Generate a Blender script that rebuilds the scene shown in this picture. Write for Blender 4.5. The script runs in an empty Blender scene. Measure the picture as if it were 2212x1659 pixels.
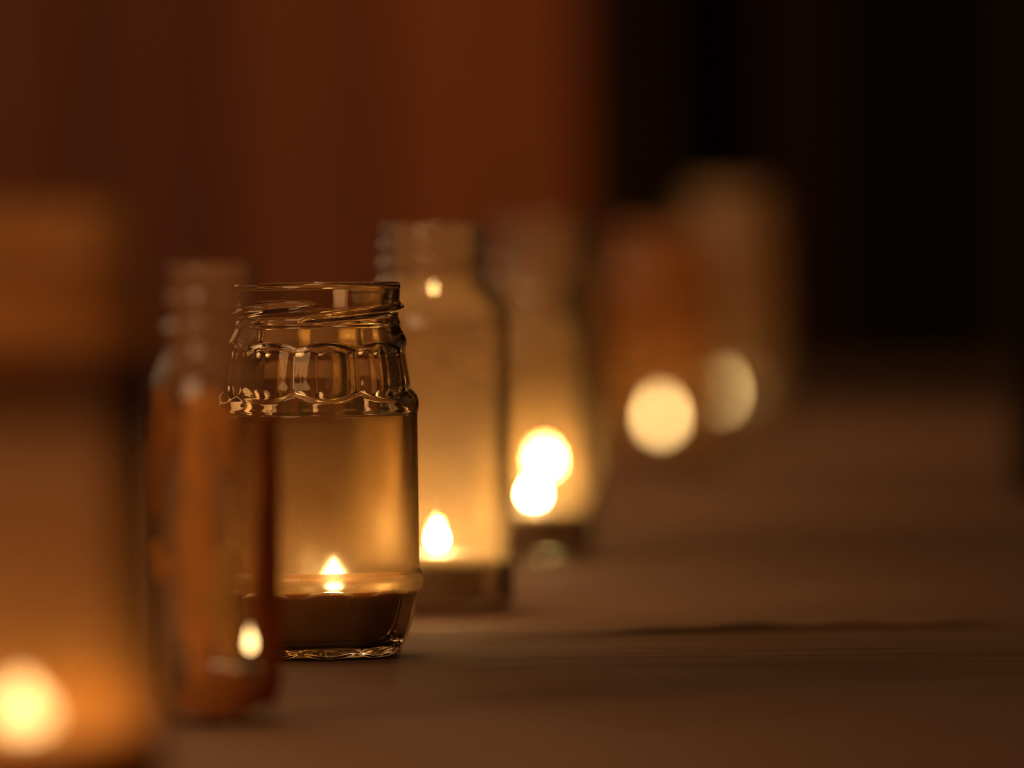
import bpy, math, random
from mathutils import Matrix, Vector
random.seed(4)
S = bpy.context.scene
COL = S.collection

# ---------------------------------------------------------------- camera, world, added fill lights, exposure
cam_d = bpy.data.cameras.new('camera')
cam = bpy.data.objects.new('camera', cam_d); COL.objects.link(cam)
cam_d.sensor_fit = 'HORIZONTAL'; cam_d.sensor_width = 22.3
cam_d.lens = 161.3
cam_d.clip_start = 0.05; cam_d.clip_end = 60
cam_d.dof.use_dof = True
cam_d.dof.focus_distance = 2.645
cam_d.dof.aperture_fstop = 2.9
cam.matrix_world = (Matrix.Translation((0, 0, 0.161)) @ Matrix.Rotation(math.radians(90 - 1.36), 4, 'X')
                    @ Matrix.Rotation(math.radians(-0.8), 4, 'Z'))
S.camera = cam

W = bpy.data.worlds.new('World'); S.world = W; W.use_nodes = True
W.node_tree.nodes['Background'].inputs[0].default_value = (1.0, 0.55, 0.28, 1)
W.node_tree.nodes['Background'].inputs[1].default_value = 0.012

def lamp(name, loc, energy, size, color, target):
    d = bpy.data.lights.new(name, 'AREA'); d.shape = 'DISK'; d.size = size
    d.energy = energy; d.color = color
    o = bpy.data.objects.new(name, d); COL.objects.link(o)
    o.location = loc
    o.rotation_euler = (Vector(target) - Vector(loc)).to_track_quat('-Z', 'Y').to_euler()
    return o
lamp('overhead_fill', (-0.35, 2.6, 2.3), 1.6, 0.30, (1.0, 0.60, 0.30), (0.0, 2.6, 0))  # unseen overhead light added as a weak even fill
# unseen warm spots added above the row so floor light fades rightwards
def fill_spot(loc, target, energy, angle):
    d = bpy.data.lights.new('fill_spot', 'SPOT'); d.energy = energy; d.color = (1.0, 0.60, 0.33)
    d.spot_size = math.radians(angle); d.spot_blend = 1.0; d.shadow_soft_size = 0.12
    o = bpy.data.objects.new('fill_spot', d); COL.objects.link(o); o.location = loc
    o.rotation_euler = (Vector(target) - Vector(loc)).to_track_quat('-Z', 'Y').to_euler()
for y, tx, e, a in ((2.1, -0.45, 88.0, 32), (3.1, -0.45, 105.0, 34), (4.1, -0.42, 90.0, 38), (5.1, -0.20, 80.0, 42)):
    fill_spot((-0.12, y, 2.35), (tx, y, 0), e, a)
fill_spot((-0.75, 4.9, 1.6), (-0.30, 6.6, 0.35), 38.0, 60)  # unseen spot added to brighten the back wall
# unseen soft lights added out of frame left to brighten floor and jars
def side_fill(loc, energy):
    d = bpy.data.lights.new('side_fill', 'POINT'); d.energy = energy; d.color = (1.0, 0.60, 0.33); d.shadow_soft_size = 0.28
    o = bpy.data.objects.new('side_fill', d); COL.objects.link(o); o.location = loc
for y, e in ((1.6, 15.0), (3.1, 5.0), (4.3, 11.0), (5.3, 3.5)):
    side_fill((-0.80, y, 0.52), e)

S.view_settings.view_transform = 'Standard'
S.view_settings.look = 'None'
S.view_settings.gamma = 1
S.view_settings.use_curve_mapping = False
S.view_settings.exposure = 0.0
S.cycles.max_bounces = 24
S.cycles.transmission_bounces = 20
S.cycles.transparent_max_bounces = 48

# ---------------------------------------------------------------- materials
class NT:
    def __init__(s, name):
        s.m = bpy.data.materials.new(name); s.m.use_nodes = True
        s.t = s.m.node_tree; s.t.nodes.clear()
        s.out = s.t.nodes.new('ShaderNodeOutputMaterial')
    def n(s, kind, **kw):
        nd = s.t.nodes.new('ShaderNode' + kind)
        for k, v in kw.items():
            if k.startswith('_'): setattr(nd, k[1:], v)
        for k, v in kw.items():
            if not k.startswith('_'):
                nd.inputs[k.replace('__', ' ')].default_value = v
        return nd
    def l(s, a, ao, b, bi): s.t.links.new(a.outputs[ao], b.inputs[bi])
    def ramp(s, stops, src, so=0):
        r = s.n('ValToRGB'); e = r.color_ramp.elements
        while len(e) < len(stops): e.new(0.5)
        for el, (p, c) in zip(e, stops):
            el.position = p; el.color = c if len(c) == 4 else (*c, 1)
        s.l(src, so, r, 'Fac'); return r
    def math(s, op, a, b=None):
        nd = s.n('Math'); nd.operation = op
        for i, v in enumerate((a, b)):
            if v is None: continue
            if isinstance(v, (int, float)): nd.inputs[i].default_value = v
            else: s.t.links.new(v, nd.inputs[i])
        return nd
    def mix(s, fac, a, b):
        nd = s.n('MixShader')
        if isinstance(fac, (int, float)): nd.inputs[0].default_value = fac
        else: s.t.links.new(fac, nd.inputs[0])
        s.t.links.new(a.outputs[0], nd.inputs[1]); s.t.links.new(b.outputs[0], nd.inputs[2]); return nd
    def done(s, sh): s.l(sh, 0, s.out, 'Surface'); return s.m

def wood(name, dark, light, scale, rough=0.5, spec=0.3, bump=0.15):
    t = NT(name)
    tc = t.n('TexCoord'); oi = t.n('ObjectInfo')
    va = t.n('VectorMath', _operation='MULTIPLY'); va.inputs[1].default_value = (7.3, 3.1, 5.7)
    t.l(oi, 'Random', va, 0)
    ad = t.n('VectorMath', _operation='ADD'); t.l(tc, 'Object', ad, 0); t.l(va, 0, ad, 1)
    mp = t.n('Mapping'); mp.inputs['Scale'].default_value = scale; t.l(ad, 0, mp, 'Vector')
    n1 = t.n('TexNoise', Scale=1.0, Detail=6.0, Roughness=0.6); t.l(mp, 0, n1, 'Vector')
    rp = t.ramp([(0.32, dark), (0.68, light)], n1)
    hs = t.n('HueSaturation'); t.l(rp, 0, hs, 'Color')
    mr = t.n('MapRange'); mr.inputs['To Min'].default_value = 0.88; mr.inputs['To Max'].default_value = 1.1
    t.l(oi, 'Random', mr, 'Value'); t.l(mr, 0, hs, 'Value')
    p = t.n('BsdfPrincipled', Roughness=rough); p.inputs['Specular IOR Level'].default_value = spec
    t.l(hs, 0, p, 'Base Color')
    bp = t.n('Bump', Strength=bump, Distance=0.0015); t.l(n1, 0, bp, 'Height'); t.l(bp, 0, p, 'Normal')
    return t.done(p)

M_FLOOR = wood('floor_wood', (0.20, 0.105, 0.052), (0.31, 0.165, 0.085), (9, 60, 60), 0.8, 0.12, 0.35)
M_WALL = [wood('wall_wood_%d' % i, d, l, (14, 14, 3), 0.6, 0.2, 0.2) for i, (d, l) in enumerate([
    ((0.27, 0.068, 0.018), (0.34, 0.088, 0.024)),
    ((0.20, 0.054, 0.016), (0.25, 0.068, 0.020)),
    ((0.125, 0.035, 0.011), (0.16, 0.045, 0.014)),
    ((0.16, 0.044, 0.013), (0.19, 0.054, 0.016))])]
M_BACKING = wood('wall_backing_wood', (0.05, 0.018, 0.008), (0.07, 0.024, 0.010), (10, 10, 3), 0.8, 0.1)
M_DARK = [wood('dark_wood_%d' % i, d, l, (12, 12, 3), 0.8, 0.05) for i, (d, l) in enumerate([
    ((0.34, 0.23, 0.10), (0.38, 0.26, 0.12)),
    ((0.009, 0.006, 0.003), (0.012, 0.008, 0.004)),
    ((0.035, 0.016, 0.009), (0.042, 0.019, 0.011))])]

def thin_glass(name, tint=(0.97, 0.93, 0.86), edge=(0.10, 0.055, 0.025), grime=0.10, gcol=(0.9, 0.72, 0.45), gz=((0.0, 1.0), (0.2, 1.0)), tw=0.6, e0=0.5):
    """clear jar glass: see-through, darker where looked along the wall, with a film of dust and soot weighted by height for painted glow"""
    t = NT(name)
    lw = t.n('LayerWeight', Blend=0.5)
    rp = t.ramp([(0.0, tint), (e0, tint), ((1 + e0) / 2, tuple(a * 0.35 + b * 0.65 for a, b in zip(tint, edge))), (1.0, edge)], lw, 'Facing')
    tr = t.n('BsdfTransparent'); t.l(rp, 0, tr, 'Color')
    gl = t.n('BsdfGlossy', Roughness=0.06)
    pw = t.math('POWER', lw.outputs['Facing'], 4.0)
    fr = t.math('MULTIPLY_ADD', pw.outputs[0], 0.35); fr.inputs[2].default_value = 0.05
    a = t.mix(fr.outputs[0], tr, gl)
    tc = t.n('TexCoord')
    nz = t.n('TexNoise', Scale=55.0, Detail=5.0, Roughness=0.65); t.l(tc, 'Object', nz, 'Vector')
    mr = t.n('MapRange'); mr.inputs['From Min'].default_value = 0.3; mr.inputs['From Max'].default_value = 0.75
    mr.inputs['To Min'].default_value = grime * 0.6; mr.inputs['To Max'].default_value = grime * 1.4
    t.l(nz, 0, mr, 'Value')
    sx = t.n('SeparateXYZ'); t.l(tc, 'Object', sx, 0)        # film weighted by height to paint in glowing and dark bands
    z5 = t.math('MULTIPLY', sx.outputs['Z'], 5.0)
    zr = t.ramp([(z * 5, (v, v, v)) for z, v in gz], z5)
    g1 = t.math('MULTIPLY', mr.outputs[0], zr.outputs[0])
    ef = t.n('MapRange'); t.l(lw, 'Facing', ef, 'Value')
    ef.inputs['From Min'].default_value = e0; ef.inputs['From Max'].default_value = 1.0
    ef.inputs['To Min'].default_value = 1.0; ef.inputs['To Max'].default_value = 0.25
    mr = t.math('MULTIPLY', g1.outputs[0], ef.outputs[0])
    tl = t.n('BsdfTranslucent', Color=(*gcol, 1)); df = t.n('BsdfDiffuse', Color=(*gcol, 1))
    g = t.mix(1 - tw, tl, df)
    return t.done(t.mix(mr.outputs[0], a, g))

def real_glass(name):
    """thick pressed glass of the sharp jar: refracting, a little uneven, dusty film"""
    t = NT(name)
    tc = t.n('TexCoord')
    n0 = t.n('TexNoise', Scale=300.0, Detail=3.0); t.l(tc, 'Object', n0, 'Vector')
    bp = t.n('Bump', Strength=0.05, Distance=0.0004); t.l(n0, 0, bp, 'Height')
    gl = t.n('BsdfGlass', Color=(0.94, 0.88, 0.76, 1), Roughness=0.015, IOR=1.5); t.l(bp, 0, gl, 'Normal')
    base = gl
    s0 = t.n('SeparateXYZ'); t.l(tc, 'Object', s0, 0)
    zr = t.ramp([(0.0, (0.02,) * 3), (0.10, (0.02,) * 3), (0.15, (0.19,) * 3), (0.22, (0.16,) * 3), (0.32, (0.09,) * 3), (0.40, (0.07,) * 3), (0.46, (0.02,) * 3), (1.0, (0.012,) * 3)],
                t.math('MULTIPLY', s0.outputs['Z'], 5.0))
    t.l(zr, 0, gl, 'Roughness')
    n1 = t.n('TexNoise', Scale=45.0, Detail=6.0, Roughness=0.7); t.l(tc, 'Object', n1, 'Vector')
    n2 = t.n('TexNoise', Scale=900.0, Detail=2.0, Roughness=0.8); t.l(tc, 'Object', n2, 'Vector')
    sx = t.n('SeparateXYZ'); t.l(tc, 'Object', sx, 0)
    zz = t.n('MapRange'); t.l(sx, 'Z', zz, 'Value')
    zz.inputs['From Min'].default_value = 0.118; zz.inputs['From Max'].default_value = 0.040
    zz.inputs['To Min'].default_value = 0.03; zz.inputs['To Max'].default_value = 0.33
    a = t.math('MULTIPLY_ADD', n1.outputs[0], 1.5); a.inputs[2].default_value = -0.05
    b = t.math('MULTIPLY', a.outputs[0], zz.outputs[0])
    sp = t.n('MapRange'); t.l(n2, 0, sp, 'Value')
    sp.inputs['From Min'].default_value = 0.62; sp.inputs['From Max'].default_value = 0.75
    sp.inputs['To Min'].default_value = 0.8; sp.inputs['To Max'].default_value = 2.6
    lw = t.n('LayerWeight', Blend=0.5); ef = t.n('MapRange'); t.l(lw, 'Facing', ef, 'Value')
    ef.inputs['From Min'].default_value = 0.05; ef.inputs['From Max'].default_value = 0.42
    ef.inputs['To Min'].default_value = 1.0; ef.inputs['To Max'].default_value = 0.1
    b2 = t.math('MULTIPLY', b.outputs[0], ef.outputs[0])
    c = t.math('MULTIPLY', b2.outputs[0], sp.outputs[0]); c.use_clamp = True
    tl = t.n('BsdfTranslucent', Color=(0.95, 0.60, 0.24, 1)); df = t.n('BsdfDiffuse', Color=(0.5, 0.33, 0.16, 1))
    g = t.mix(0.3, tl, df)
    return t.done(t.mix(c.outputs[0], base, g))

def plain(name, col, rough=0.5, metal=0.0, spec=0.5, sss=0.0, sssr=(1, 0.5, 0.25), sscale=0.004):
    t = NT(name)
    tc = t.n('TexCoord'); nz = t.n('TexNoise', Scale=180.0, Detail=3.0); t.l(tc, 'Object', nz, 'Vector')
    rp = t.ramp([(0.3, tuple(c * 0.88 for c in col)), (0.7, col)], nz)
    p = t.n('BsdfPrincipled', Roughness=rough, Metallic=metal); t.l(rp, 0, p, 'Base Color')
    p.inputs['Specular IOR Level'].default_value = spec
    if sss:
        p.inputs['Subsurface Weight'].default_value = sss
        p.inputs['Subsurface Radius'].default_value = sssr
        p.inputs['Subsurface Scale'].default_value = sscale
    return t.done(p)

def flame_mat(name, strength, col=(1.0, 0.66, 0.28)):
    t = NT(name); e = t.n('Emission', Color=(*col, 1), Strength=strength); return t.done(e)

def paint_mat(name, col):
    t = NT(name)
    tc = t.n('TexCoord'); nz = t.n('TexNoise', Scale=70.0, Detail=4.0); t.l(tc, 'Object', nz, 'Vector')
    rp = t.ramp([(0.3, tuple(c * 0.8 for c in col)), (0.7, col)], nz)
    tl = t.n('BsdfTranslucent'); df = t.n('BsdfDiffuse'); t.l(rp, 0, tl, 'Color'); t.l(rp, 0, df, 'Color')
    return t.done(t.mix(0.65, tl, df))

M_CUP = plain('tealight_aluminium', (0.55, 0.52, 0.48), 0.35, 1.0)
M_WAX = plain('pale_wax', (0.80, 0.66, 0.45), 0.4, 0, 0.4, 0.6)
M_WAXD = plain('amber_wax', (0.42, 0.23, 0.09), 0.35, 0, 0.4, 0.8)
M_WAX1 = plain('cream_wax', (0.92, 0.74, 0.48), 0.4, 0, 0.3, 1.0, (1, 0.6, 0.3), 0.012)
M_WICK = plain('charred_wick', (0.02, 0.015, 0.012), 0.9)

# ---------------------------------------------------------------- helpers
def mesh_obj(name, verts, faces, mat, parent=None, smooth=True, sharp=None):
    me = bpy.data.meshes.new(name); me.from_pydata(verts, [], faces); me.validate(); me.update()
    if smooth: me.polygons.foreach_set('use_smooth', [True] * len(me.polygons))
    me.materials.append(mat)
    o = bpy.data.objects.new(name, me); COL.objects.link(o)
    if parent: o.parent = parent
    return o

def tag(o, label, cat, group=None):
    o['label'] = label; o['category'] = cat
    if group: o['group'] = group
    return o

def root(name, loc, label, cat, group=None, rotz=0):
    o = bpy.data.objects.new(name, None); COL.objects.link(o)
    o.location = loc; o.rotation_euler = (0, 0, rotz); o.empty_display_size = 0.02
    return tag(o, label, cat, group)

def box(name, x0, x1, y0, y1, z0, z1, mat, parent=None, bev=0.0):
    cx, cy = (x0 + x1) / 2, (y0 + y1) / 2
    v = [(x - cx, y - cy, z - z0) for x in (x0, x1) for y in (y0, y1) for z in (z0, z1)]
    f = [(0, 1, 3, 2), (4, 6, 7, 5), (0, 4, 5, 1), (2, 3, 7, 6), (0, 2, 6, 4), (1, 5, 7, 3)]
    o = mesh_obj(name, v, f, mat, parent, smooth=False)
    o.location = (cx, cy, z0)
    if bev:
        b = o.modifiers.new('bevel', 'BEVEL'); b.width = bev; b.segments = 2
    return o

def catmull(pts, sub=6):
    out = []
    for i in range(len(pts) - 1):
        p0 = pts[max(i - 1, 0)]; p1 = pts[i]; p2 = pts[i + 1]; p3 = pts[min(i + 2, len(pts) - 1)]
        for k in range(sub):
            u = k / sub
            out.append(tuple(0.5 * (2 * b + (c - a) * u + (2 * a - 5 * b + 4 * c - d) * u * u + (3 * b - a - 3 * c + d) * u ** 3)
                             for a, b, c, d in zip(p0, p1, p2, p3)))
    out.append(pts[-1]); return out

def lathe_fn(name, rings, seg, mat, parent=None, close_start=True, close_end=True):
    """rings: list of functions/values giving (r(theta), z(theta)); closed by a centre fan at either end"""
    V, F = [], []
    for r in rings:
        for k in range(seg):
            th = 2 * math.pi * k / seg
            rr, zz = r(th) if callable(r) else r
            V.append((rr * math.sin(th), -rr * math.cos(th), zz))     # theta 0 faces the camera side (-Y), + to the right
    n = len(rings)
    for i in range(n - 1):
        for k in range(seg):
            k2 = (k + 1) % seg
            F.append((i * seg + k, i * seg + k2, (i + 1) * seg + k2, (i + 1) * seg + k))
    def cap(i, flip):
        z = sum(V[i * seg + k][2] for k in range(seg)) / seg
        V.append((0, 0, z)); c = len(V) - 1
        for k in range(seg):
            k2 = (k + 1) % seg
            F.append((i * seg + k2, i * seg + k, c) if not flip else (i * seg + k, i * seg + k2, c))
    if close_start: cap(0, False)
    if close_end: cap(n - 1, True)
    return mesh_obj(name, V, F, mat, parent)

def jar_mesh(name, prof, wall, floor_t, mat, parent=None, seg=96, sub=5):
    """outer profile (r, z) from the base edge up to the rim; inner wall offset inwards, one closed shell"""
    outer = catmull(prof, sub)
    top = outer[-1][1]
    rings = [(prof[0][0] * 0.55, 0.0012), (prof[0][0] * 0.8, 0.0008)] + outer
    rl = outer[-1][0]
    rings += [(rl - wall * 0.2, top + 0.0005), (rl - wall * 0.8, top + 0.0005)]
    inner = [(max(r - wall, 0.002), z) for r, z in reversed(outer) if z > floor_t + 0.002]
    rings += inner
    rb = inner[-1][0]
    rings += [(rb * 0.93, floor_t + 0.0006), (rb * 0.8, floor_t)]
    return lathe_fn(name, rings, seg, mat, parent)

def tube(name, pts, rad, mat, parent=None, seg=8):
    V, F = [], []
    for i, p in enumerate(pts):
        for k in range(seg):
            a = 2 * math.pi * k / seg
            V.append((p[0] + rad[i] * math.cos(a), p[1] + rad[i] * math.sin(a), p[2]))
    for i in range(len(pts) - 1):
        for k in range(seg):
            k2 = (k + 1) % seg
            F.append((i * seg + k, i * seg + k2, (i + 1) * seg + k2, (i + 1) * seg + k))
    F.append(tuple(reversed(range(seg)))); F.append(tuple(range((len(pts) - 1) * seg, len(pts) * seg)))
    return mesh_obj(name, V, F, mat, parent)

def flame_mesh(parent, mat, w, h, z0, dx=0.0, dy=0.0):
    pr = [(0.02, 0.0), (0.30, 0.05), (0.44, 0.16), (0.50, 0.30), (0.46, 0.45), (0.35, 0.62), (0.20, 0.80), (0.08, 0.93), (0.01, 1.0)]
    rings = [(r * w, z0 + z * h) for r, z in catmull(pr, 3)]
    o = lathe_fn('flame', rings, 20, mat, parent)
    o.location = (dx, dy, 0)
    return o

def candle(loc, label, strength, w=0.008, h=0.016, r=0.0185, ch=0.014, fdx=0.0, fdy=0.0, wick=0.006, col=(1.0, 0.66, 0.28), rotz=0.0, lift=0.0):
    c = root('tealight_candle', loc, label, 'candle', 'candles burning in the glass jars', rotz)
    cup = [(r * 0.9, 0.0), (r * 0.98, 0.0006), (r, 0.002), (r, ch), (r + 0.0007, ch + 0.0004), (r - 0.0003, ch + 0.0004), (r - 0.0006, ch - 0.0006), (r - 0.0006, ch - 0.004)]
    lathe_fn('cup', cup, 48, M_CUP, c, True, False)
    wz = ch - 0.002
    wax = [(r - 0.0012, 0.001), (r - 0.0008, wz), (r * 0.9, wz - 0.0006), (r * 0.6, wz - 0.0012), (r * 0.2, wz - 0.0012)]
    lathe_fn('wax', wax, 48, M_WAX, c)
    tube('wick', [(fdx, fdy, wz - 0.003), (fdx, fdy, wz + wick * 0.5), (fdx + 0.0006, fdy, wz + wick)], [0.0007, 0.0007, 0.0005], M_WICK, c)
    flame_mesh(c, flame_mat('candle_flame_%s' % c.name, strength, col), w, h, wz + wick * 0.45 + lift, fdx, fdy)
    return c

def wax_candle(loc, label, prof, mat, strength, w, h, fx, fy=0.0, wick=0.005, col=(1.0, 0.62, 0.25)):
    c = root('jar_candle', loc, label, 'candle', 'candles burning in the glass jars')
    top = prof[-1][1]
    lathe_fn('wax', prof, 72, mat, c)
    tube('wick', [(fx, fy, top - 0.0015), (fx, fy, top + wick * 0.6), (fx + 0.0005, fy, top + wick)], [0.0007, 0.0007, 0.0005], M_WICK, c)
    flame_mesh(c, flame_mat('candle_flame_' + c.name, strength, col), w, h, top + wick * 0.5, fx, fy)
    return c

# ---------------------------------------------------------------- floor: wide boards running across the view
floor = bpy.data.objects.new('floor', None); COL.objects.link(floor); floor['kind'] = 'structure'
EDGES = [-0.6 + 0.2 * i for i in range(0, 40)]
EDGES = [e - 0.01 for e in EDGES]      # one joint falls at y = 2.79
FX0, FX1 = -2.2, 2.2
def floor_board(y0, y1, idx):
    """a board with slightly wavy edges; the one behind the open joint cups up along its front edge"""
    xs = [FX0 + (FX1 - FX0) * i / 44 for i in range(45)]
    if abs(y0 - 2.79) < 0.02:
        xs = sorted(set(xs + [-0.1 + 0.3 * i / 60 for i in range(61)] + [0.2 + 0.1 * i / 10 for i in range(11)]))
    rows = [0, 0.02, 0.06, 0.2, 0.5, 0.8, 0.94, 1.0]
    V, F = [], []
    ym = (y0 + y1) / 2; sl = -0.012      # boards lie a touch askew to the view
    for x in xs:
        g0 = 0.0001 + 0.0001 * (0.5 + 0.5 * math.sin(x * 23 + idx * 2.1)); g1 = g0
        lift = 0.0
        if abs(y0 - 2.79) < 0.02:
            s = min(max((x - 0.015) / 0.075, 0), 1); s = s * s * (3 - 2 * s)
            e = min(max((0.205 - x) / 0.035, 0), 1); e = e * e * (3 - 2 * e)
            lift = 0.0034 * (0.10 + 0.90 * s) * e * (0.85 + 0.15 * math.sin(x * 160)) if x > -0.15 else 0
            g0 += 0.0040 * s * e
        for v in rows:
            y = y0 + g0 + (y1 - y0 - g0 - g1) * v
            z = -0.0002 if v in (0, 1.0) else 0.0
            z += lift * math.exp(-(v * 0.2 / 0.05) ** 2)
            V.append((x, y - ym + sl * x, z))
        for v in (0, 1.0):
            V.append((x, y0 + g0 + (y1 - y0 - g0 - g1) * v - ym + sl * x, -0.02))
    m = len(rows) + 2
    for i in range(len(xs) - 1):
        a, b = i * m, (i + 1) * m
        for j in range(len(rows) - 1):
            F.append((a + j, b + j, b + j + 1, a + j + 1))
        F.append((a, a + m - 2, b + m - 2, b)); F.append((a + m - 3, b + m - 3, b + m - 1, a + m - 1))
        F.append((a + m - 2, a + m - 1, b + m - 1, b + m - 2))
    o = mesh_obj('floor_board', V, F, M_FLOOR, floor, smooth=False)
    o.location = (0, ym, 0)
    return o
for i in range(len(EDGES) - 1):
    if EDGES[i] > 7.3: break
    floor_board(EDGES[i], EDGES[i + 1], i)
box('subfloor', FX0, FX1, -0.6, 7.3, -0.05, -0.021, M_BACKING, floor)

# ---------------------------------------------------------------- walls behind: lit boards on the left, dark boards beyond on the right
wall = bpy.data.objects.new('wall_back', None); COL.objects.link(wall); wall['kind'] = 'structure'
WY = 6.6
be = [0.070, -0.112, -0.252, -0.380, -0.515, -0.64, -0.75, -0.90, -1.03, -1.18, -1.32, -1.47, -1.6, -1.75, -1.9, -2.05, -2.2]
bm = [0, 1, 2, 3, 1, 2, 0, 3, 1, 2, 3, 0, 1, 2, 3, 1]
for i in range(len(be) - 1):
    box('wall_board', be[i + 1] + 0.004, be[i] - 0.004, WY, WY + 0.02, 0.001, 2.4, M_WALL[bm[i]], wall, 0.003)
box('backing', -2.2, 0.070, WY + 0.0201, WY + 0.06, 0.001, 2.4, M_BACKING, wall)

wr = bpy.data.objects.new('wall_right', None); COL.objects.link(wr); wr['kind'] = 'structure'
x = 0.02; k = 0
for w in [0.13, 0.08, 0.08, 0.15, 0.12, 0.15, 0.13, 0.16, 0.14, 0.15, 0.13, 0.16, 0.14, 0.15, 0.14]:
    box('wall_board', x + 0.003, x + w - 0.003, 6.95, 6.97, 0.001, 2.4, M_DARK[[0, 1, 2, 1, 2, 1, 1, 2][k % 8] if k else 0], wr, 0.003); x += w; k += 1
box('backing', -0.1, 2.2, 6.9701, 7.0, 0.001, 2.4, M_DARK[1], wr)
post = bpy.data.objects.new('trim_1', None); COL.objects.link(post); post['kind'] = 'structure'
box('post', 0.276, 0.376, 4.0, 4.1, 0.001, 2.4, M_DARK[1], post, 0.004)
# ---------------------------------------------------------------- the sharp jar (faceted shoulder, screw thread, faceted foot)
J3 = (-0.0698, 2.67, 0.0)
def sst(a, b, x):
    u = min(max((x - a) / (b - a), 0), 1); return u * u * (3 - 2 * u)
P3 = [(0.0262, 0.0004), (0.0284, 0.0012), (0.0300, 0.0035), (0.0320, 0.0075), (0.0337, 0.0125), (0.0350, 0.0180), (0.0360, 0.0225),
      (0.0366, 0.0255), (0.0369, 0.0280), (0.0367, 0.0300), (0.0360, 0.0312), (0.03565, 0.0325), (0.0356, 0.0400), (0.0356, 0.0600),
      (0.0356, 0.0800), (0.0356, 0.0870), (0.0358, 0.0886), (0.03605, 0.0900), (0.0360, 0.0940), (0.0357, 0.0965), (0.0350, 0.1020),
      (0.0341, 0.1068), (0.0330, 0.1110), (0.0318, 0.1147), (0.0306, 0.1172), (0.0298, 0.1188), (0.0297, 0.1195), (0.0299, 0.1202), (0.0296, 0.1212),
      (0.0292, 0.1224), (0.0293, 0.1250), (0.0296, 0.1280), (0.0299, 0.1310), (0.0301, 0.1330), (0.0300, 0.1342), (0.0297, 0.1348)]
NF = 9; DF = 2 * math.pi / NF; TH0 = math.radians(6.6)     # a facet centred 6.6 degrees right of the camera
def rmod(r, z, th):
    ph = (th - TH0 + DF / 2) % DF - DF / 2
    arc = math.cos(ph / (DF / 2) * math.pi / 2)
    # shoulder facets
    zt = 0.1113 + 0.0023 * arc; zb = 0.0955 - 0.0028 * arc
    w = sst(zt + 0.0004, zt - 0.0008, z) * sst(zb - 0.0005, zb + 0.0011, z)
    rc = 0.0345 - 0.0018 * sst(0.096, 0.111, z)
    a = rc * math.cos(DF / 2) / math.cos(ph)
    r = r - w * max(r - a, 0)
    # ribs between the shoulder facets
    # foot facets
    zt = 0.0225 + 0.0022 * arc; zb = 0.0028 - 0.0018 * arc
    w = sst(zt + 0.0004, zt - 0.0006, z) * sst(zb - 0.0004, zb + 0.0006, z)
    rr = r * math.cos(DF / 2) / math.cos(ph) * 1.012
    r = r - w * max(r - rr, 0)
    # three-start screw thread
    if 0.118 < z < 0.131:
        deg = math.degrees(th)
        for s in (-12, 108, 228):
            u = (deg - s) % 360
            if u < 134:
                zc = 0.1218 + 4.3e-5 * u
                amp = 0.0021 * sst(0, 14, u) * sst(134, 116, u)
                sg = 0.00095 * (0.55 + 0.45 * sst(0, 30, u) * sst(134, 105, u))
                d = (z - zc) / sg
                r = r + amp * math.exp(-d * d * (1.0 if d < 0 else 0.7))
    return r
out3 = catmull(P3, 8)
# even resampling in height so thread and facet edges are resolved
def resample(pts, step):
    o = [pts[0]]
    for p, q in zip(pts, pts[1:]):
        L = math.dist(p, q); n = max(1, int(math.ceil(L / step)))
        for i in range(1, n + 1): o.append((p[0] + (q[0] - p[0]) * i / n, p[1] + (q[1] - p[1]) * i / n))
    return o
out3 = resample(out3, 0.00055)
rings = [(0.004, 0.0022), (0.015, 0.0018), (0.022, 0.0012), (0.0250, 0.0005)]
rings += [(lambda th, r=r, z=z: (rmod(r, z, th), z)) for r, z in out3]
rings += [(0.0292, 0.1351), (0.0286, 0.1351), (0.0280, 0.1346)]
in3 = [(0.0276, 0.1330), (0.0272, 0.1280), (0.0270, 0.1230), (0.0270, 0.1190), (0.0273, 0.1165), (0.0279, 0.1120), (0.0284, 0.1080),
       (0.0291, 0.1020), (0.0298, 0.0965), (0.0315, 0.0925), (0.0330, 0.0890), (0.0333, 0.0850), (0.0333, 0.0600), (0.0333, 0.0400), (0.0333, 0.0330),
       (0.0334, 0.0290), (0.0330, 0.0240), (0.0318, 0.0180), (0.0300, 0.0120), (0.0280, 0.0080), (0.0255, 0.0060), (0.0200, 0.0055), (0.0100, 0.0055)]
rings += catmull(in3, 5)
M_J3 = real_glass('pressed_glass')
j3 = lathe_fn('glass_jar', rings, 288, M_J3)
j3.location = J3
tag(j3, 'sharply focused screw-top glass jar with faceted shoulder, behind the orange-painted jar', 'jar', 'glass jars standing in a row on the floor')
# its candle: wax filling the foot of the jar
wax_candle((J3[0], J3[1], 0.0057), 'low burning candle filling the foot of the sharply focused faceted jar',
           [(0.0235, 0.0004), (0.0258, 0.0020), (0.0286, 0.0064), (0.0306, 0.0124), (0.0318, 0.0165), (0.0322, 0.0192), (0.0317, 0.0188), (0.0290, 0.0181), (0.02, 0.0178), (0.005, 0.0178)],
           M_WAXD, 130.0, 0.0075, 0.0105, 0.0045, 0.0, 0.004)

# ---------------------------------------------------------------- the blurred jars of the row
GRP = 'glass jars standing in a row on the floor'
def jar(loc, prof, mat, label, wall=0.0022, floor_t=0.005, name='glass_jar'):
    o = jar_mesh(name, prof, wall, floor_t, mat)
    o.location = loc
    return tag(o, label, 'jar', GRP)

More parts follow.
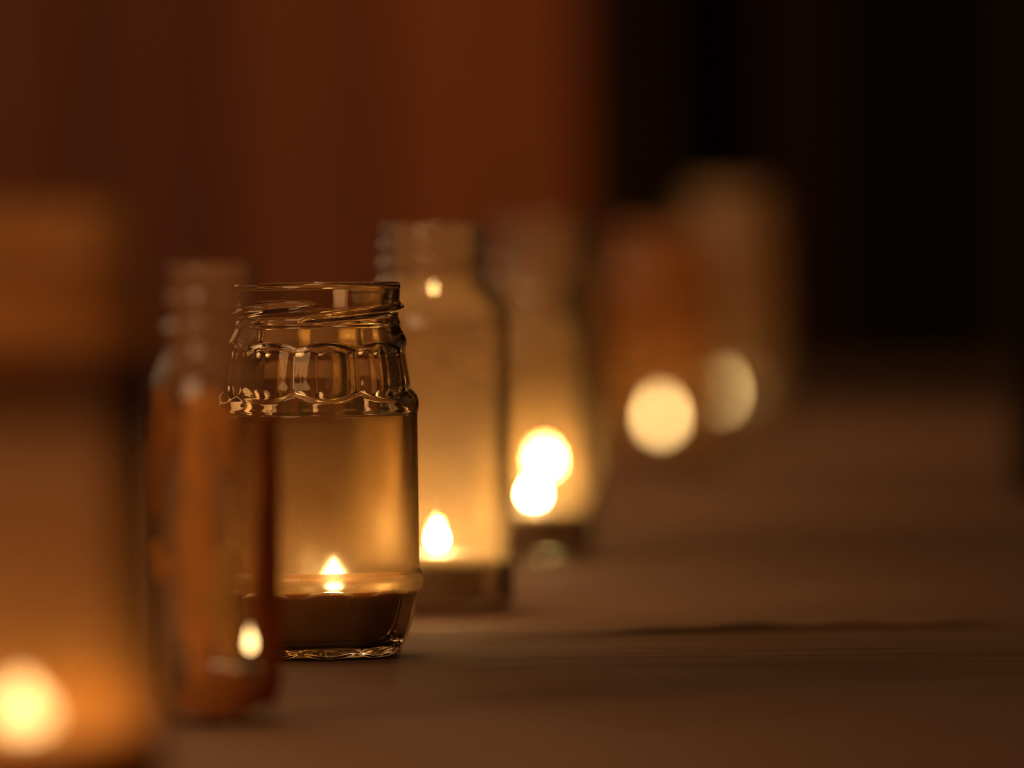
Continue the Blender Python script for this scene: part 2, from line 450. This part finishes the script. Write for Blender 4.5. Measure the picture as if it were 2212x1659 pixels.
def std_prof(R, H, Rn, neck_h, sh_h, foot=0.006):
    """straight jar with rounded foot, sloping shoulder and beaded screw neck"""
    zs = H - neck_h
    return [(R * 0.80, 0.0004), (R * 0.90, 0.0012), (R * 0.97, foot * 0.5), (R, foot), (R, foot + 0.01), (R, (zs - sh_h) * 0.5), (R, zs - sh_h - 0.006),
            (R, zs - sh_h), (R * 0.965, zs - sh_h * 0.7), (R * 0.6 + Rn * 0.4, zs - sh_h * 0.42), (Rn + (R - Rn) * 0.12, zs - sh_h * 0.12), (Rn, zs),
            (Rn, zs + neck_h * 0.10), (Rn + 0.0016, zs + neck_h * 0.20), (Rn + 0.0014, zs + neck_h * 0.27), (Rn, zs + neck_h * 0.36),
            (Rn, zs + neck_h * 0.5), (Rn + 0.0012, zs + neck_h * 0.6), (Rn, zs + neck_h * 0.70), (Rn, zs + neck_h * 0.88), (Rn - 0.0004, H)]

# nearest jar at the left edge, frosted-looking
G1 = thin_glass('hazy_glass', grime=0.20, gcol=(0.95, 0.51, 0.17), edge=(0.02, 0.010, 0.004), tw=0.85, e0=0.2,
                gz=((0.0, 3.0), (0.036, 2.6), (0.052, 1.0), (0.08, 0.8), (0.098, 0.4), (0.108, 0.06), (0.122, 0.08), (0.130, 2.0), (0.2, 2.0)))  # film graded to paint a glowing base and neck and a dark shoulder
jar((-0.1318, 1.896, 0), std_prof(0.041, 0.163, 0.0345, 0.022, 0.014), G1, 'big blurred hazy jar cut off by the left edge, nearest the camera')
wax_candle((-0.1318, 1.896, 0.0052), 'bright candle in the hazy jar at the bottom left corner',
           [(0.032, 0.0005), (0.0370, 0.004), (0.0376, 0.0245), (0.0372, 0.0238), (0.034, 0.0230), (0.02, 0.0226), (0.005, 0.0226)], M_WAX1, 15.0, 0.014, 0.013, 0.006, -0.014, 0.004)

# small painted jar
J2 = (-0.0940, 2.331, 0)
G2 = thin_glass('painted_jar_glass', grime=0.10, gcol=(0.75, 0.45, 0.23), edge=(0.12, 0.05, 0.02), gz=((0.0, 0.4), (0.10, 0.4), (0.115, 3.4), (0.2, 3.4)))
r2 = root('painted_jar', J2, 'slim blurred jar streaked with orange paint, in front of the sharp faceted jar', 'jar', GRP)
p2 = [(0.0120, 0.0004), (0.0150, 0.0012), (0.0178, 0.0050), (0.0193, 0.0100), (0.0198, 0.0170), (0.0198, 0.05), (0.0198, 0.085), (0.0197, 0.098),
      (0.0192, 0.104), (0.0178, 0.109), (0.0158, 0.1135), (0.0144, 0.117), (0.0139, 0.120), (0.0141, 0.1215), (0.0153, 0.1235), (0.0152, 0.1250), (0.0139, 0.1270),
      (0.0138, 0.131), (0.0144, 0.1335), (0.0138, 0.136), (0.0137, 0.141), (0.0135, 0.1443)]
jar_mesh('glass_body', p2, 0.0018, 0.005, G2, r2)
prof2 = catmull(p2, 6)
def r_at(z):
    for (ra, za), (rb, zb) in zip(prof2, prof2[1:]):
        if za <= z <= zb and zb > za: return ra + (rb - ra) * (z - za) / (zb - za)
    return prof2[-1][0]
PAINT = [paint_mat('orange_paint', (0.95, 0.42, 0.09)), paint_mat('rust_paint', (0.75, 0.28, 0.06)), paint_mat('amber_paint', (0.98, 0.56, 0.14))]
def streak(z0, z1, a_mid, half, mat, lean=0.0, wob=4.0, seed=0, taper=0.6, off=0.00025):
    rs = random.Random(seed); n = 26; m = 9; th = 0.00035
    ph = [rs.uniform(0, 6.28) for _ in range(4)]
    V, F = [], []
    for i in range(n + 1):
        u = i / n; z = z0 + (z1 - z0) * u
        e = (1 - taper) + taper * math.sin(math.pi * min(max(u, 0.02), 0.98)) ** 0.45
        a0 = a_mid + lean * (u - 0.5) - half * e + wob * math.sin(u * 9 + ph[0]) + wob * 0.5 * math.sin(u * 23 + ph[1])
        a1 = a_mid + lean * (u - 0.5) + half * e + wob * math.sin(u * 8 + ph[2]) + wob * 0.5 * math.sin(u * 19 + ph[3])
        for layer in (0, 1):
            for j in range(m + 1):
                a = math.radians(a0 + (a1 - a0) * j / m); r = r_at(z) + off + th * layer
                V.append((r * math.sin(a), -r * math.cos(a), z))
    W2 = 2 * (m + 1)
    for i in range(n):
        for j in range(m):
            b = i * W2 + (m + 1) + j; F.append((b, b + 1, b + 1 + W2, b + W2))
            b = i * W2 + j; F.append((b, b + W2, b + W2 + 1, b + 1))
        b = i * W2; F.append((b, b + m + 1, b + m + 1 + W2, b + W2))
        b = i * W2 + m; F.append((b, b + W2, b + W2 + m + 1, b + m + 1))
    for i, fl in ((0, 0), (n, 1)):
        for j in range(m):
            b = i * W2 + j; q = (b, b + 1, b + m + 2, b + m + 1); F.append(q if not fl else q[::-1])
    return mesh_obj('painted_streak', V, F, mat, r2)
streak(0.012, 0.104, -14, 17, PAINT[0], 2, 3, 1)
streak(0.020, 0.056, 10, 14, PAINT[2], -2, 3, 2)
streak(0.006, 0.100, 62, 25, PAINT[1], 4, 3, 3)
streak(0.066, 0.106, -55, 18, PAINT[1], 14, 5, 4)
streak(0.046, 0.058, -52, 14, PAINT[0], -8, 4, 5)
streak(0.080, 0.106, 8, 14, PAINT[0], -16, 4, 6)
streak(0.003, 0.018, 8, 40, PAINT[1], 0, 8, 7)
for i, (z0, z1, a, h_) in enumerate([(0.01, 0.09, 112, 12), (0.03, 0.10, 200, 10)]):
    streak(z0, z1, a, h_, PAINT[i % 3], 5, 4, 20 + i)
candle((J2[0], J2[1], 0.0053), 'small candle glimmering inside the orange-painted slim jar', 9.0, 0.0026, 0.008, 0.0150, 0.012, 0.0104, 0.0, 0.016)

# fourth jar, just behind the sharp one
G4 = thin_glass('clear_glass', grime=0.12, gcol=(0.95, 0.66, 0.34), edge=(0.04, 0.018, 0.006), tw=0.85, e0=0.32)
G4A = thin_glass('clear_glass_glow', grime=0.13, gcol=(0.95, 0.66, 0.34), edge=(0.04, 0.018, 0.006), tw=0.75, e0=0.32,
                 gz=((0.0, 1.0), (0.05, 1.0), (0.085, 1.8), (0.11, 2.6), (0.13, 1.6), (0.2, 1.8)))  # upper film thickened to put extra glow into the top of the jar
jar((-0.0308, 2.964, 0), std_prof(0.0302, 0.1545, 0.0205, 0.020, 0.020), G4A, 'tall blurred jar directly behind the sharply focused jar, to its right')
candle((-0.0308, 2.964, 0.0052), 'blurred candle with a white flame touching the right side of the sharp jar', 360.0, 0.0065, 0.010, 0.0185, 0.018, 0.0, 0.0, 0.010)
# fifth and sixth
jar((0.0094, 3.404, 0), std_prof(0.027, 0.128, 0.022, 0.018, 0.014), G4, 'blurred shorter jar fifth from the camera, under the lower of the paired white flames')
candle((0.0094, 3.404, 0.0052), 'lower of the two overlapping white candle flames', 360.0, 0.0065, 0.008, 0.0185, 0.018, 0.0, 0.0, 0.012)
jar((0.0155, 3.818, 0), std_prof(0.0275, 0.154, 0.024, 0.020, 0.016), G4, 'blurred taller jar sixth from the camera, around the upper of the paired white flames')
candle((0.0165, 3.818, 0.0052), 'upper of the two overlapping white candle flames', 360.0, 0.0065, 0.011, 0.0185, 0.018, 0.0, 0.0, 0.012)
# seventh and eighth
G7 = thin_glass('amber_hazy_glass', grime=0.42, gcol=(0.95, 0.50, 0.16), edge=(0.04, 0.02, 0.006), tw=0.75, e0=0.3, gz=((0.0, 0.35), (0.045, 0.4), (0.07, 1.0), (0.2, 1.0)))
jar((0.0921, 4.592, 0), std_prof(0.036, 0.147, 0.031, 0.018, 0.014), G7, 'very blurred amber jar holding the brightest round glow on the right')
candle((0.0921, 4.592, 0.0052), 'candle seen as the brightest round glow right of centre', 23.0, 0.009, 0.017, 0.0185, 0.017, 0.0, 0.0, 0.008)
G8 = thin_glass('milky_glass', grime=0.42, gcol=(0.95, 0.66, 0.34), edge=(0.04, 0.02, 0.006), tw=0.5, e0=0.32, gz=((0.0, 0.35), (0.05, 0.4), (0.08, 0.9), (0.12, 1.2), (0.2, 1.2)))
jar((0.1559, 5.207, 0), std_prof(0.035, 0.171, 0.030, 0.020, 0.016), G8, 'farthest and faintest jar at the right end of the row')
candle((0.1479, 5.207, 0.0052), 'farthest candle, a dim round glow at the right end of the row', 21.0, 0.008, 0.016, 0.0185, 0.017, -0.004, 0.0, 0.008)
